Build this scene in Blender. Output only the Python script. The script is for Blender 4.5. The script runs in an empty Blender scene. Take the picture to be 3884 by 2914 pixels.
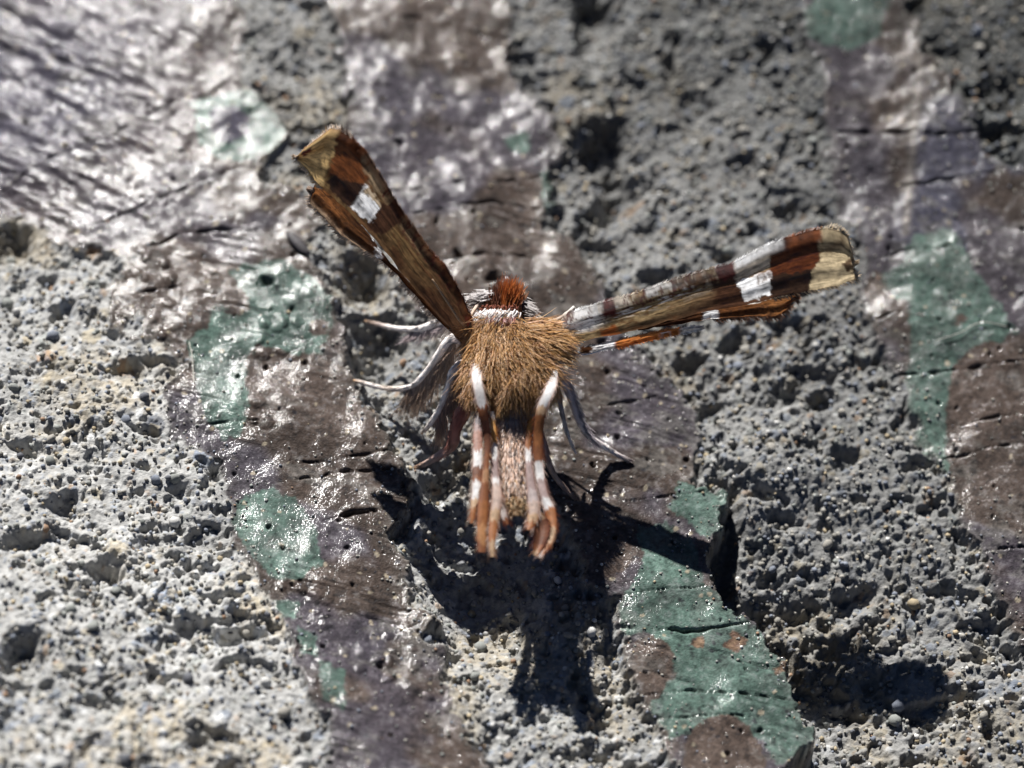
import bpy, math, random
import numpy as np
from mathutils import Vector

random.seed(7)
rng = np.random.default_rng(7)
sc = bpy.context.scene
col = sc.collection
sc.unit_settings.scale_length = 0.01          # one unit is one centimetre: a moth about 1 cm long

# ------------------------------------------------------------------ camera
D, ELEV, ROLL = 11.0, math.radians(55), math.radians(12)
W, H = 3884.0, 2914.0
pos = np.array([0, -D * math.cos(ELEV), D * math.sin(ELEV)])
fwd = -pos / np.linalg.norm(pos)
r0 = np.array([1.0, 0, 0]); u0 = np.cross(r0, fwd)
CR = math.cos(ROLL) * r0 + math.sin(ROLL) * u0
CU = -math.sin(ROLL) * r0 + math.cos(ROLL) * u0

def ray(px, py):
    return fwd * D + CR * ((px - W / 2) / 1000) + CU * ((H / 2 - py) / 1000)

def P(px, py, h=0.0):
    d = ray(px, py)
    return pos + d * ((h - pos[2]) / d[2])

def to_px(p):
    v = p - pos
    dep = v @ fwd
    return W / 2 + 1000 * (v @ CR) * D / dep, H / 2 - 1000 * (v @ CU) * D / dep

cam_d = bpy.data.cameras.new('camera')
cam = bpy.data.objects.new('camera', cam_d); col.objects.link(cam)
from mathutils import Matrix
cam.matrix_world = Matrix(((CR[0], CU[0], -fwd[0], pos[0]), (CR[1], CU[1], -fwd[1], pos[1]),
                           (CR[2], CU[2], -fwd[2], pos[2]), (0, 0, 0, 1)))
cam_d.sensor_width = 36; cam_d.lens = 18 / (W / 2000 / D)
cam_d.clip_start = 0.05; cam_d.clip_end = 500
cam_d.dof.use_dof = True
cam_d.dof.focus_distance = float((P(1950, 1430, 0.36) - pos) @ fwd)
cam_d.dof.aperture_fstop = 0.37
cam_d.dof.aperture_blades = 7
sc.camera = cam

# ------------------------------------------------------------------ sky, sun, exposure
SUN = np.array([-0.72, 1.18, 1.02]); SUN = SUN / np.linalg.norm(SUN)
world = bpy.data.worlds.new('World'); sc.world = world; world.use_nodes = True
wn = world.node_tree
bg = wn.nodes['Background']
sky = wn.nodes.new('ShaderNodeTexSky'); sky.sky_type = 'NISHITA'; sky.sun_disc = False; sky.air_density = 0.3; sky.dust_density = 0.1; sky.altitude = 2500
sky.sun_elevation = math.asin(SUN[2]); sky.sun_rotation = math.atan2(SUN[0], SUN[1])
wn.links.new(sky.outputs[0], bg.inputs[0]); bg.inputs[1].default_value = 0.05
sl = bpy.data.lights.new('sun', 'SUN'); sl.energy = 5.0; sl.angle = math.radians(0.53); sl.color = (1.0, 0.975, 0.945)
so = bpy.data.objects.new('sun', sl); col.objects.link(so)
so.rotation_euler = Vector(SUN).to_track_quat('Z', 'Y').to_euler(); so.location = (-6, 10, 9)
sc.view_settings.view_transform = 'Standard'; sc.view_settings.look = 'None'
sc.view_settings.gamma = 1; sc.view_settings.use_curve_mapping = False
sc.view_settings.exposure = 0.74
sc.cycles.use_denoising = True
sc.cycles.max_bounces = 6; sc.cycles.diffuse_bounces = 1

# ------------------------------------------------------------------ numpy noise
TAB = [np.random.default_rng(100 + i).random((256, 256)) for i in range(8)]

def vnoise(x, y, k=0):
    xi = np.floor(x).astype(np.int64); yi = np.floor(y).astype(np.int64)
    fx = x - xi; fy = y - yi
    fx = fx * fx * fx * (fx * (fx * 6 - 15) + 10); fy = fy * fy * fy * (fy * (fy * 6 - 15) + 10)
    t = TAB[k % 8]
    a = t[xi & 255, yi & 255]; b = t[(xi + 1) & 255, yi & 255]
    c = t[xi & 255, (yi + 1) & 255]; d = t[(xi + 1) & 255, (yi + 1) & 255]
    return (a + (b - a) * fx) * (1 - fy) + (c + (d - c) * fx) * fy - 0.5

def fbm(x, y, oct=4, k=0, gain=0.5):
    s = 0; a = 1
    for i in range(oct):
        s = s + a * vnoise(x + 17.3 * i, y - 9.1 * i, k + i); x = x * 2.03; y = y * 2.03; a *= gain
    return s

def grains(x, y, cell, seed, rlo, rhi, dens=1.0):
    """rounded grains on a jittered lattice: dome height and a random id for the highest dome"""
    r = np.random.default_rng(seed)
    jx, jy, rad, keep, asp, ang = [r.random((256, 256)) for _ in range(6)]
    X = x / cell; Y = y / cell
    xi = np.floor(X).astype(np.int64); yi = np.floor(Y).astype(np.int64)
    best = np.zeros(X.shape); bid = np.zeros(X.shape)
    for di in (-1, 0, 1):
        for dj in (-1, 0, 1):
            a = (xi + di) & 255; b = (yi + dj) & 255
            dx = X - (xi + di + jx[a, b]); dy = Y - (yi + dj + jy[a, b])
            th = ang[a, b] * 3.14159; c, s = np.cos(th), np.sin(th)
            ex = (dx * c + dy * s); ey = (-dx * s + dy * c) * (1 + 0.8 * asp[a, b])
            R = rlo + (rhi - rlo) * rad[a, b]
            hh = np.sqrt(np.clip(1 - (ex * ex + ey * ey) / (R * R), 0, None)) * R * (keep[a, b] < dens) * (0.5 + 0.5 * jx[b, a])
            m = hh > best
            best = np.where(m, hh, best); bid = np.where(m, jy[b, a], bid)
    return best * cell, bid

def poly_sdf(x, y, pts):
    pts = np.array(pts, float)
    d = np.full(x.shape, 1e9); inside = np.zeros(x.shape, bool)
    n = len(pts)
    for i in range(n):
        ax, ay = pts[i]; bx, by = pts[(i + 1) % n]
        ex, ey = bx - ax, by - ay
        t = np.clip(((x - ax) * ex + (y - ay) * ey) / (ex * ex + ey * ey + 1e-9), 0, 1)
        d = np.minimum(d, (x - ax - ex * t) ** 2 + (y - ay - ey * t) ** 2)
        c = ((ay > y) != (by > y))
        inside ^= c & (x < (bx - ax) * (y - ay) / (by - ay + 1e-12) + ax)
    d = np.sqrt(d)
    return np.where(inside, d, -d)

def line_dist(x, y, pts):
    d = np.full(x.shape, 1e9); along = np.zeros(x.shape)
    n = len(pts) - 1
    for i in range(n):
        ax, ay = pts[i]; bx, by = pts[i + 1]
        ex, ey = bx - ax, by - ay
        t = np.clip(((x - ax) * ex + (y - ay) * ey) / (ex * ex + ey * ey + 1e-9), 0, 1)
        dd = np.hypot(x - ax - ex * t, y - ay - ey * t)
        m = dd < d
        d = np.where(m, dd, d); along = np.where(m, (i + t) / n, along)
    return d, along

def local(x, y, pts, m, fn, default):
    p = np.array(pts, float)
    sel = (x > p[:, 0].min() - m) & (x < p[:, 0].max() + m) & (y > p[:, 1].min() - m) & (y < p[:, 1].max() + m)
    out = np.full(x.shape, float(default)); out[sel] = fn(x[sel], y[sel], sel)
    return out

def sstep(a, b, x):
    t = np.clip((x - a) / (b - a), 0, 1)
    return t * t * (3 - 2 * t)

def mix(a, b, w):
    return a + (b - a) * w[..., None]

# ------------------------------------------------------------------ materials
def new_mat(name):
    m = bpy.data.materials.new(name); m.use_nodes = True
    return m, m.node_tree.nodes, m.node_tree.links

def attr_mat(name, rough, spec=0.5, noise_scale=0, noise_amt=0.0, bump_scale=0, bump=0.0, bump_dist=0.004, coat=0.0,
             coat_rough=0.1, sheen=0.0, trans=0.0, rough_var=0.0):
    m, N, L = new_mat(name)
    b = N['Principled BSDF']
    at = N.new('ShaderNodeAttribute'); at.attribute_name = 'col'
    tc = N.new('ShaderNodeTexCoord')
    csock = at.outputs['Color']
    if noise_amt:
        n = N.new('ShaderNodeTexNoise'); n.inputs['Scale'].default_value = noise_scale; n.inputs['Detail'].default_value = 5
        L.new(tc.outputs['Object'], n.inputs['Vector'])
        mr = N.new('ShaderNodeMapRange'); mr.inputs[1].default_value = 0.25; mr.inputs[2].default_value = 0.75
        mr.inputs[3].default_value = 1 - noise_amt; mr.inputs[4].default_value = 1 + noise_amt
        L.new(n.outputs[0], mr.inputs[0])
        mx = N.new('ShaderNodeMix'); mx.data_type = 'RGBA'; mx.blend_type = 'MULTIPLY'; mx.inputs[0].default_value = 1
        L.new(csock, mx.inputs[6]); L.new(mr.outputs[0], mx.inputs[7]); csock = mx.outputs[2]
        if rough_var:
            mr2 = N.new('ShaderNodeMapRange'); mr2.inputs[1].default_value = 0.3; mr2.inputs[2].default_value = 0.7
            mr2.inputs[3].default_value = rough - rough_var; mr2.inputs[4].default_value = rough + rough_var
            L.new(n.outputs[0], mr2.inputs[0]); L.new(mr2.outputs[0], b.inputs['Roughness'])
    L.new(csock, b.inputs['Base Color'])
    if not rough_var:
        b.inputs['Roughness'].default_value = rough
    b.inputs['Specular IOR Level'].default_value = spec
    if coat:
        b.inputs['Coat Weight'].default_value = coat; b.inputs['Coat Roughness'].default_value = coat_rough
    if sheen:
        b.inputs['Sheen Weight'].default_value = sheen; b.inputs['Sheen Roughness'].default_value = 0.4
    if bump:
        n2 = N.new('ShaderNodeTexNoise'); n2.inputs['Scale'].default_value = bump_scale; n2.inputs['Detail'].default_value = 4
        L.new(tc.outputs['Object'], n2.inputs['Vector'])
        bp = N.new('ShaderNodeBump'); bp.inputs['Strength'].default_value = bump; bp.inputs['Distance'].default_value = bump_dist
        L.new(n2.outputs[0], bp.inputs['Height']); L.new(bp.outputs[0], b.inputs['Normal'])
        if coat:
            L.new(bp.outputs[0], b.inputs['Coat Normal'])
    if trans:
        tr = N.new('ShaderNodeBsdfTranslucent'); L.new(csock, tr.inputs['Color'])
        ms = N.new('ShaderNodeMixShader'); ms.inputs[0].default_value = trans
        L.new(b.outputs[0], ms.inputs[1]); L.new(tr.outputs[0], ms.inputs[2])
        L.new(ms.outputs[0], N['Material Output'].inputs[0])
    return m

M_conc = attr_mat('rough_concrete', 0.85, 0.3, 42, 0.22, 130, 0.7, 0.006)
M_coat = attr_mat('glossy_coating', 0.55, 0.08, 75, 0.34, 150, 0.7, 0.005, coat=0.5, coat_rough=0.12)
N_, L_ = M_coat.node_tree.nodes, M_coat.node_tree.links
nt = N_.new('ShaderNodeTexNoise'); nt.inputs['Scale'].default_value = 135; nt.inputs['Detail'].default_value = 2
tcn = N_.new('ShaderNodeTexCoord'); L_.new(tcn.outputs['Object'], nt.inputs['Vector'])
bpn = N_.new('ShaderNodeBump'); bpn.inputs['Strength'].default_value = 0.9; bpn.inputs['Distance'].default_value = 0.0025
L_.new(nt.outputs[0], bpn.inputs['Height']); L_.new(bpn.outputs[0], N_['Principled BSDF'].inputs['Coat Normal'])
M_grain = attr_mat('sand_grain', 0.7, 0.4, 60, 0.2, 150, 0.5, 0.004)
M_wing = attr_mat('wing_membrane', 0.6, 0.3, 70, 0.22, 160, 0.5, 0.003, trans=0.55)
M_hind = attr_mat('hindwing_scales', 0.45, 0.4, 90, 0.10, 200, 0.4, 0.003, trans=0.35, sheen=0.2)
M_fur = attr_mat('fur', 0.32, 0.6, trans=0.25)
M_body = attr_mat('body_cuticle', 0.6, 0.3, 60, 0.3, 120, 0.5, 0.004)
M_leg = attr_mat('leg_scales', 0.45, 0.4, 90, 0.08, 200, 0.4, 0.003)

# ------------------------------------------------------------------ mesh helpers
def set_col(me, c):
    a = me.attributes.new('col', 'FLOAT_COLOR', 'POINT')
    c = np.asarray(c, np.float32)
    if c.shape[1] == 3:
        c = np.concatenate([c, np.ones((len(c), 1), np.float32)], 1)
    a.data.foreach_set('color', c.ravel())

def mesh_obj(name, verts, faces, colr, mat, parent=None, smooth=True):
    """faces: int array n x 3 or n x 4"""
    verts = np.asarray(verts, np.float32); faces = np.asarray(faces, np.int32)
    me = bpy.data.meshes.new(name)
    k = faces.shape[1]; n = len(faces)
    me.vertices.add(len(verts)); me.vertices.foreach_set('co', verts.ravel())
    me.loops.add(n * k); me.loops.foreach_set('vertex_index', faces.ravel())
    me.polygons.add(n)
    me.polygons.foreach_set('loop_start', np.arange(0, n * k, k, dtype=np.int32))
    me.polygons.foreach_set('use_smooth', np.full(n, smooth, bool))
    set_col(me, colr)
    me.update(calc_edges=True)
    me.materials.append(mat)
    o = bpy.data.objects.new(name, me); col.objects.link(o)
    if parent is not None:
        o.parent = parent
        o.matrix_parent_inverse = parent.matrix_basis.inverted()
    return o

def grid_faces(nu, nv):
    i, j = np.meshgrid(np.arange(nu - 1), np.arange(nv - 1), indexing='ij')
    a = (i * nv + j).ravel()
    return np.stack([a, a + nv, a + nv + 1, a + 1], 1)

# ------------------------------------------------------------------ ground: one sheet, dense where the moth stands
def axis(lo, hi, n, far, m):
    core = np.linspace(lo, hi, n); st = core[1] - core[0]
    L = far - hi
    q = 1.0
    for _ in range(200):                                   # growth ratio for the coarse outer cells
        q = (1 + L / st * (q - 1)) ** (1 / m) if q > 1 else 1.2
    add = np.cumsum(st * q ** np.arange(1, m + 1))
    add = add / add[-1] * L
    return np.concatenate([(lo - add)[::-1], core, hi + add])

cs = np.array([P(x, y) for x, y in ((0, 0), (W, 0), (W, H), (0, H))])
gx = axis(cs[:, 0].min() - 0.12, cs[:, 0].max() + 0.12, 1020, 60, 36)
gy = axis(cs[:, 1].min() - 0.12, cs[:, 1].max() + 0.12, 850, 60, 36)
GX, GY = np.meshgrid(gx, gy, indexing='ij')
pts0 = np.stack([GX, GY, np.zeros_like(GX)], -1)
v = pts0 - pos
dep = v @ fwd
QX = (W / 2 + 1000 * (v @ CR) * D / dep) / 1.7559           # feature coordinates on the plane (a 2212-wide frame)
QY = (H / 2 - 1000 * (v @ CU) * D / dep) / 1.7559
near = (np.abs(GX) < 6) & (np.abs(GY) < 6)
QX = np.where(near, QX, 1e5 + GX * 500); QY = np.where(near, QY, 1e5 + GY * 500)
wx = QX + 26 * fbm(GX * 6, GY * 6, 4, 1, 0.6); wy = QY + 26 * fbm(GX * 6 + 40, GY * 6, 4, 2, 0.6)

PLATE_L = [(-900, -700), (460, -700), (505, -100), (522, 60), (528, 165), (585, 225), (622, 285), (556, 352), (640, 395), (690, 430), (704, 500), (660, 560),
           (700, 605), (738, 700), (752, 790), (800, 880), (850, 960), (880, 1040), (892, 1110), (850, 1160), (885, 1225),
           (875, 1290), (955, 1345), (962, 1420), (945, 1480), (1000, 1560), (1050, 1660), (1100, 1800), (720, 1800),
           (700, 1660), (690, 1560), (650, 1450), (595, 1340), (560, 1260), (505, 1180), (492, 1080), (470, 1000), (372, 930),
           (362, 850), (405, 765), (345, 742), (262, 700), (236, 620), (262, 545), (130, 485), (60, 440), (0, 425), (-500, 330)]
PLATE_C = [(700, -700), (1060, -700), (1075, -60), (1086, 40), (1092, 140), (1138, 200), (1200, 262), (1214, 320), (1192, 400), (1208, 442), (1186, 478),
           (1250, 536), (1310, 620), (1330, 680), (1372, 750), (1452, 830), (1502, 905), (1522, 950), (1500, 1000), (1508, 1050), (1590, 1078), (1560, 1130),
           (1520, 1180), (1532, 1255), (1566, 1302), (1640, 1362), (1700, 1432), (1714, 1482), (1754, 1562), (1742, 1622), (1700, 1665), (1690, 1900),
           (1470, 1900), (1440, 1600), (1402, 1530), (1362, 1470), (1345, 1380), (1322, 1300), (1252, 1262), (1236, 1180),
           (1210, 1090), (1120, 1010), (1030, 930), (960, 820), (920, 700), (880, 620), (850, 540), (760, 450), (738, 380), (742, 200), (735, 90), (690, -60)]
PLATE_R = [(1640, -700), (1690, -60), (1702, 50), (1712, 150), (1742, 205), (1762, 330), (1792, 420), (1796, 480), (1842, 545), (1852, 640), (1864, 725),
           (1905, 795), (1942, 855), (1966, 930), (1992, 1000), (2034, 1075), (2072, 1150), (2112, 1230), (2162, 1320), (2215, 1450), (2330, 1680), (2500, 2000),
           (3200, 2000), (3000, 900), (2400, 560), (2212, 482), (2132, 442), (2092, 400), (2052, 320), (2012, 250), (1962, 190), (1932, 130), (1892, 60), (1878, -60), (1860, -700)]
sd = [poly_sdf(wx, wy, p) for p in (PLATE_L, PLATE_C, PLATE_R)]
SD = np.maximum(np.maximum(sd[0], sd[1]), sd[2])
pid = np.argmax(np.stack(sd), 0)
# worn places where the coating is chipped through to the grey below
chip = fbm(GX * 9, GY * 12, 4, 5, 0.6)
SDc = np.minimum(SD, 40 * (0.50 - chip) / 0.15) if False else SD
for (cx, cy, rr) in ((640, 180, 60), (330, 770, 30), (300, 690, 20), (585, 375, 18), (955, 1380, 26), (1010, 1500, 30)):
    SDc = np.minimum(SDc, np.hypot(wx - cx, wy - cy) - rr)
SDc = SDc + 15 * fbm(GX * 22, GY * 22, 4, 3, 0.7)
wp = sstep(-14, 10, SDc)                                     # 1 on the coating, 0 on bare concrete
rim = np.exp(-((SDc - 2) / 9.0) ** 2)

# concrete relief
lump = fbm(GX * 2.1, GY * 2.1, 3, 3) * 0.06 + fbm(GX * 7, GY * 7, 3, 4) * 0.034
dist = GX + 0.012 * fbm(GX * 45, GY * 45, 2, 0); disty = GY + 0.012 * fbm(GX * 45 + 9, GY * 45, 2, 6)
g1, id1 = grains(dist, disty, 0.088, 11, 0.30, 0.62, 0.55)
g2, id2 = grains(dist, disty, 0.043, 12, 0.35, 0.62, 0.85)
g3, id3 = grains(dist + 0.3, disty, 0.023, 13, 0.35, 0.60, 0.95)
gm = sstep(-0.25, 0.35, fbm(GX * 3.3, GY * 3.3, 3, 7))
g1 = g1 * sstep(-.1, .25, fbm(GX * 4 + 9, GY * 4, 2, 2)); g2 = g2 * (0.35 + 0.85 * gm)
conc = lump + 0.30 * g1 + 0.62 * g2 + 0.95 * g3 + 0.010 * fbm(GX * 30, GY * 30, 3, 2)
pitn = fbm(GX * 5.2, GY * 6.2, 4, 6, 0.62)
conc = conc - 0.065 * sstep(0.24, 0.55, pitn) - 0.035 * sstep(0.18, 0.42, fbm(GX * 16, GY * 16, 3, 1))
PITS = [(20, 480, 55, 40, .22), (110, 570, 26, 18, .10), (135, 640, 40, 22, .12), (280, 785, 62, 28, .16), (235, 1245, 38, 40, .16), (520, 1378, 66, 24, .18),
        (55, 1445, 55, 66, .2), (785, 600, 62, 60, .26), (815, 745, 72, 80, .3), (1305, 330, 70, 62, .26), (1330, 420, 50, 66, .28), (1285, 50, 46, 130, .3),
        (1575, 1140, 46, 120, .28), (1640, 1320, 44, 60, .22), (1715, 1390, 40, 50, .2), (1735, 650, 24, 14, .12), (1690, 868, 58, 22, .15), (1775, 880, 40, 30, .15),
        (1585, 742, 40, 34, .16), (1480, 775, 34, 26, .13), (1520, 885, 46, 18, .12), (1830, 1000, 40, 26, .12), (1640, 160, 40, 22, .12), (1500, 250, 40, 30, .1),
        (1010, 1200, 120, 110, .12), (1060, 1330, 110, 120, .14), (870, 1110, 34, 60, .16), (940, 1020, 44, 50, .2), (985, 1420, 22, 36, .15), (1700, 480, 50, 22, .12),
        (1860, 1260, 44, 20, .1), (1900, 1420, 30, 22, .1), (390, 1050, 30, 22, .08), (140, 1090, 40, 24, .1), (60, 960, 40, 22, .1), (330, 1180, 40, 20, .08),
        (60, 1180, 40, 22, .1), (450, 1230, 36, 18, .1), (1920, 1640, 40, 24, .1), (1560, 560, 40, 20, .12), (1420, 600, 44, 22, .12), (2120, 300, 60, 40, .14), (2010, 60, 70, 40, .14)]
for (cx, cy, rx, ry, dp) in PITS:
    q = ((wx - cx) / rx) ** 2 + ((wy - cy) / ry) ** 2
    conc = conc - 0.50 * dp * np.clip(1.35 - q, 0, 1.2) ** 1.35
conc = conc * 0.62
# lower ground to the right of the middle plate and in the hollow under the moth
low = np.exp(-(np.clip(-sd[1], 0, None) / 330.0) ** 2) * sstep(1000, 1350, QY) * sstep(-60, 60, QX - 1380 - 0.52 * (QY - 1180)) * near
conc = conc - 0.20 * low
hollow = sstep(280, 60, np.hypot((QX - 1050) / 0.72, QY - 1260)) * near
conc = conc - 0.08 * hollow
side = np.clip(sstep(420, 900, QX) * sstep(1500, 1200, QX) + low + hollow + sstep(1200, 1300, QX) * sstep(1700, 1500, QX), 0, 1) * near
conc = conc - 0.006 - 0.030 * side

# coating relief: soft undulation, cross scratches, cracks, pin holes
ax = GX * math.cos(-0.05) + GY * math.sin(-0.05); ay = -GX * math.sin(-0.05) + GY * math.cos(-0.05)
coat = 0.030 * fbm(GX * 2.6 + 5, GY * 2.6, 3, 2) + 0.010 * fbm(GX * 8, GY * 8, 3, 3)
scr = fbm(ax * 3.0, ay * 38, 3, 4, 0.6)
scr_m = sstep(0.0, 0.30, fbm(GX * 2.4 + 3, GY * 3.0, 3, 5))
coat = coat - 0.0045 * scr_m * sstep(0.10, 0.40, scr) - 0.0016 * fbm(ax * 5, ay * 60, 2, 6) * (0.3 + scr_m)
lump_p, _ = grains(GX, GY, 0.06, 31, 0.3, 0.6, 0.5)
rough_m = sstep(0.02, 0.30, fbm(GX * 2.0 + 11, GY * 2.4, 3, 1)) * (pid == 0) + 0.12
coat = coat + 0.30 * lump_p * rough_m
# the upper left corner of the coating is ruffled and leans towards the lens
tl = sstep(560, 60, np.hypot(QX - 60, (QY - 120) * 1.1)) * near
dg = fbm((ax * 0.92 - ay * 0.38) * 5, (ax * 0.38 + ay * 0.92) * 22, 3, 0, 0.6)
coat = coat + tl * (0.020 * dg)
holes, _ = grains(GX + 3, GY, 0.12, 41, 0.05, 0.11, 0.35)
coat = coat - 2.2 * holes * (holes > 0)
crk = np.zeros_like(GX)
CRACKS = [[(770, 178), (860, 190), (960, 205), (1080, 222), (1152, 242)], [(885, 463), (960, 452), (1060, 438), (1190, 452)], [(850, 412), (1000, 398), (1190, 384)],
          [(150, 469), (335, 418), (435, 378), (552, 345)], [(300, 515), (400, 486), (460, 482), (560, 492)], [(0, 345), (110, 292), (240, 260), (430, 165)], [(330, 250), (420, 200), (520, 140)],
          [(700, 1122), (770, 1108), (835, 1100)], [(1290, 885), (1420, 852)], [(1330, 1082), (1440, 1070), (1545, 1060)], [(1330, 1290), (1420, 1276), (1520, 1266)], [(1400, 1366), (1500, 1362), (1620, 1350)],
          [(1395, 1505), (1500, 1490), (1580, 1500), (1700, 1512)], [(1430, 1560), (1540, 1548), (1640, 1552)], [(1765, 340), (1900, 352), (2000, 366), (2110, 372)], [(1920, 456), (2030, 458), (2132, 455)],
          [(2022, 1012), (2110, 998), (2300, 990)], [(1900, 828), (2040, 834), (2220, 830)], [(2060, 945), (2140, 935), (2240, 940)], [(2080, 1212), (2230, 1200)], [(420, 912), (500, 905), (590, 906)], [(300, 622), (345, 610), (390, 600)],
          [(640, 1030), (720, 1012), (860, 1006)], [(620, 990), (740, 985), (850, 965)], [(960, 560), (1050, 548), (1150, 552)], [(760, 60), (860, 40), (1000, 55)], [(1890, 600), (1960, 585), (2080, 590)], [(1870, 720), (1930, 712)]]
for k, c in enumerate(CRACKS):
    def crack_at(x, y, sel):
        d, al = line_dist(x, y, c)
        wd = (1.0 + 1.6 * ((k * 37) % 10) / 10) * (0.35 + np.sin(np.clip(al, 0.02, 0.98) * 3.14159)) * np.clip(0.5 + 2.2 * vnoise(x / 22, y / 60, k), 0.12, 1.6)
        return np.exp(-(d / np.clip(wd, 0.5, 6)) ** 2) * np.clip(wd, 0.3, 1)
    crk = np.maximum(crk, local(wx * 0.35 + QX * 0.65, wy * 0.35 + QY * 0.65, c, 30, crack_at, 0))
coat = coat - 0.03 * crk
for (cx, cy, rr) in ((572, 608, 9), (1300, 720, 6), (1340, 735, 5), (985, 548, 6), (848, 318, 5), (1080, 610, 9), (940, 480, 5), (985, 1085, 5)):
    coat = coat - 0.05 * np.exp(-(np.hypot(wx - cx, wy - cy) / rr) ** 2)
coat = coat + 0.004 * rim
Z = conc * (1 - wp) + coat * wp
Z = np.where(near, Z, Z * 0.6)
# broad form: rises gently towards the upper right and at the lower left
Z = Z + (0.42 * sstep(900, 2700, QX - 0.9 * QY + 200) * near) + 0.26 * sstep(700, 2600, 1.2 * QY - 0.8 * QX + 200) * near
Z = Z - 0.05 * sstep(1000, 150, QX) * near
Z = Z - 0.27 * sstep(700, -300, QX + 0.35 * QY) ** 1.3 * sstep(900, 500, QY) * near

# --- colours of the bare concrete (each grain has its own) and of the coating
base = np.array([0.32, 0.308, 0.285])
cc = np.ones(GX.shape + (3,)) * base
tone = fbm(GX * 2.4, GY * 2.4, 4, 0)
cc *= (1 + 0.40 * tone)[..., None]; stain = sstep(.05, .4, fbm(GX * 3.1 + 4, GY * 2.7, 4, 5)); cc = mix(cc, cc * np.array([1.06, .96, .80]), stain)
def grain_col(idv):
    c = np.ones(idv.shape + (3,)) * np.array([0.315, 0.305, 0.285]); c *= (0.62 + 0.8 * ((idv * 7.3) % 1))[..., None]
    for lo, hi, k in ((0.0, 0.10, (0.19, 0.22, 0.27)), (0.10, 0.17, (0.37, 0.31, 0.21)), (0.17, 0.205, (0.66, 0.65, 0.62)), (0.205, 0.27, (0.10, 0.105, 0.12)), (0.27, 0.36, (0.25, 0.255, 0.23)), (0.36, 0.39, (0.33, 0.21, 0.12))):
        c[(idv > lo) & (idv < hi)] = k
    return c
cc = mix(cc, grain_col(id1), 0.75 * (g1 > 0.012)); cc = mix(cc, grain_col((id2 * 3.7) % 1), 0.6 * (g2 > 0.006)); cc = mix(cc, grain_col((id3 * 5.1) % 1), 0.35 * (g3 > 0.003))
pale = sstep(1500, -200, QX * 0.9 - (QY - 900) * 0.9) * near                       # brighter light at lower left, painted into the concrete colour
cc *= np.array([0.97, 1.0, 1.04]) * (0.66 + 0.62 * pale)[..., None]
painted_shade = sstep(1000, 2400, QX - 1.1 * QY + 420) * near                              # painted dimming: light falls off towards the upper right
cc = mix(cc, cc * np.array([0.30, 0.31, 0.31]), painted_shade)
pc_shade = painted_shade

brown = np.array([0.064, 0.047, 0.038])
pc = np.ones(GX.shape + (3,)) * brown
pc *= (1 + 0.5 * fbm(GX * 4, GY * 4, 4, 3))[..., None]
pur = sstep(0.06, 0.25, fbm(GX * 1.9 + 7, GY * 2.3, 4, 6)) * 0.55
pur = np.maximum(pur, sstep(1880, 2010, QX + 0.2 * (QY - 300)) * sstep(0, 0.2, 0.12 + fbm(GX * 4, GY * 4, 3, 4)) * sstep(780, 560, QY) * near)
pur = np.maximum(pur, tl * 0.8)
pc = mix(pc, np.array([0.056, 0.054, 0.078]), pur)
GREEN = [[(500, 580), (540, 560), (620, 560), (722, 640), (716, 700), (690, 760), (640, 765), (560, 742), (520, 780), (532, 850), (520, 940), (480, 940), (440, 870), (420, 780), (400, 730), (450, 690), (462, 650), (510, 680), (540, 660), (520, 620)],
         [(530, 1060), (590, 1048), (650, 1080), (690, 1150), (702, 1220), (660, 1262), (600, 1262), (540, 1200), (502, 1130), (510, 1080)],
         [(580, 1300), (650, 1310), (640, 1345), (590, 1340)], [(640, 1370), (692, 1390), (684, 1432), (655, 1432)], [(690, 1440), (745, 1470), (740, 1560), (700, 1530)],
         [(1380, 1140), (1440, 1120), (1500, 1180), (1515, 1260), (1560, 1300), (1640, 1365), (1710, 1450), (1760, 1560), (1745, 1625), (1680, 1650), (1640, 1590), (1560, 1560), (1450, 1600), (1400, 1550), (1430, 1490), (1462, 1460), (1440, 1400), (1385, 1372), (1350, 1380), (1330, 1310), (1345, 1290), (1382, 1230)],
         [(1470, 1040), (1580, 1060), (1610, 1110), (1520, 1160), (1450, 1090)], [(1480, 1630), (1560, 1625), (1600, 1700), (1500, 1720)],
         [(1960, 552), (2030, 552), (2062, 590), (2082, 640), (2142, 720), (2172, 772), (2142, 790), (2072, 802), (2042, 860), (2030, 930), (2030, 1000), (2042, 1040), (2010, 1052), (1982, 1000), (1962, 930), (1942, 860), (1952, 780), (1942, 700), (1880, 640), (1930, 620)],
         [(1780, -60), (1880, -60), (1892, 80), (1862, 160), (1800, 185), (1722, 155), (1708, 105), (1772, 60)], [(1100, 312), (1130, 290), (1145, 300), (1140, 335), (1112, 330)], [(1172, 375), (1200, 372), (1205, 470), (1180, 460)],
         [(420, 200), (540, 175), (612, 260), (612, 310), (545, 345), (470, 330), (430, 290)]]
gw = np.zeros_like(GX); rgx = 9 * fbm(GX * 30, GY * 30, 3, 2, .75); rgy = 9 * fbm(GX * 30 + 8, GY * 30, 3, 5, .75)
for p in GREEN:
    gw = np.maximum(gw, local(wx * 0.5 + QX * 0.5 + rgx, wy * 0.5 + QY * 0.5 + rgy, p, 10, lambda x, y, sel: sstep(-3, 3, poly_sdf(x, y, p)), 0))
gcol = np.ones(GX.shape + (3,)) * np.array([0.070, 0.112, 0.092]); gcol *= (1 + 0.7 * fbm(GX * 6, GY * 6, 5, 2, .65))[..., None]; gcol = mix(gcol, np.array([0.13, 0.155, 0.14]) * np.ones_like(gcol), 0.35 * sstep(0.0, 0.45, fbm(GX * 11 + 4, GY * 9, 5, 3, .65)))
pc = mix(pc, gcol, gw)
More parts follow.
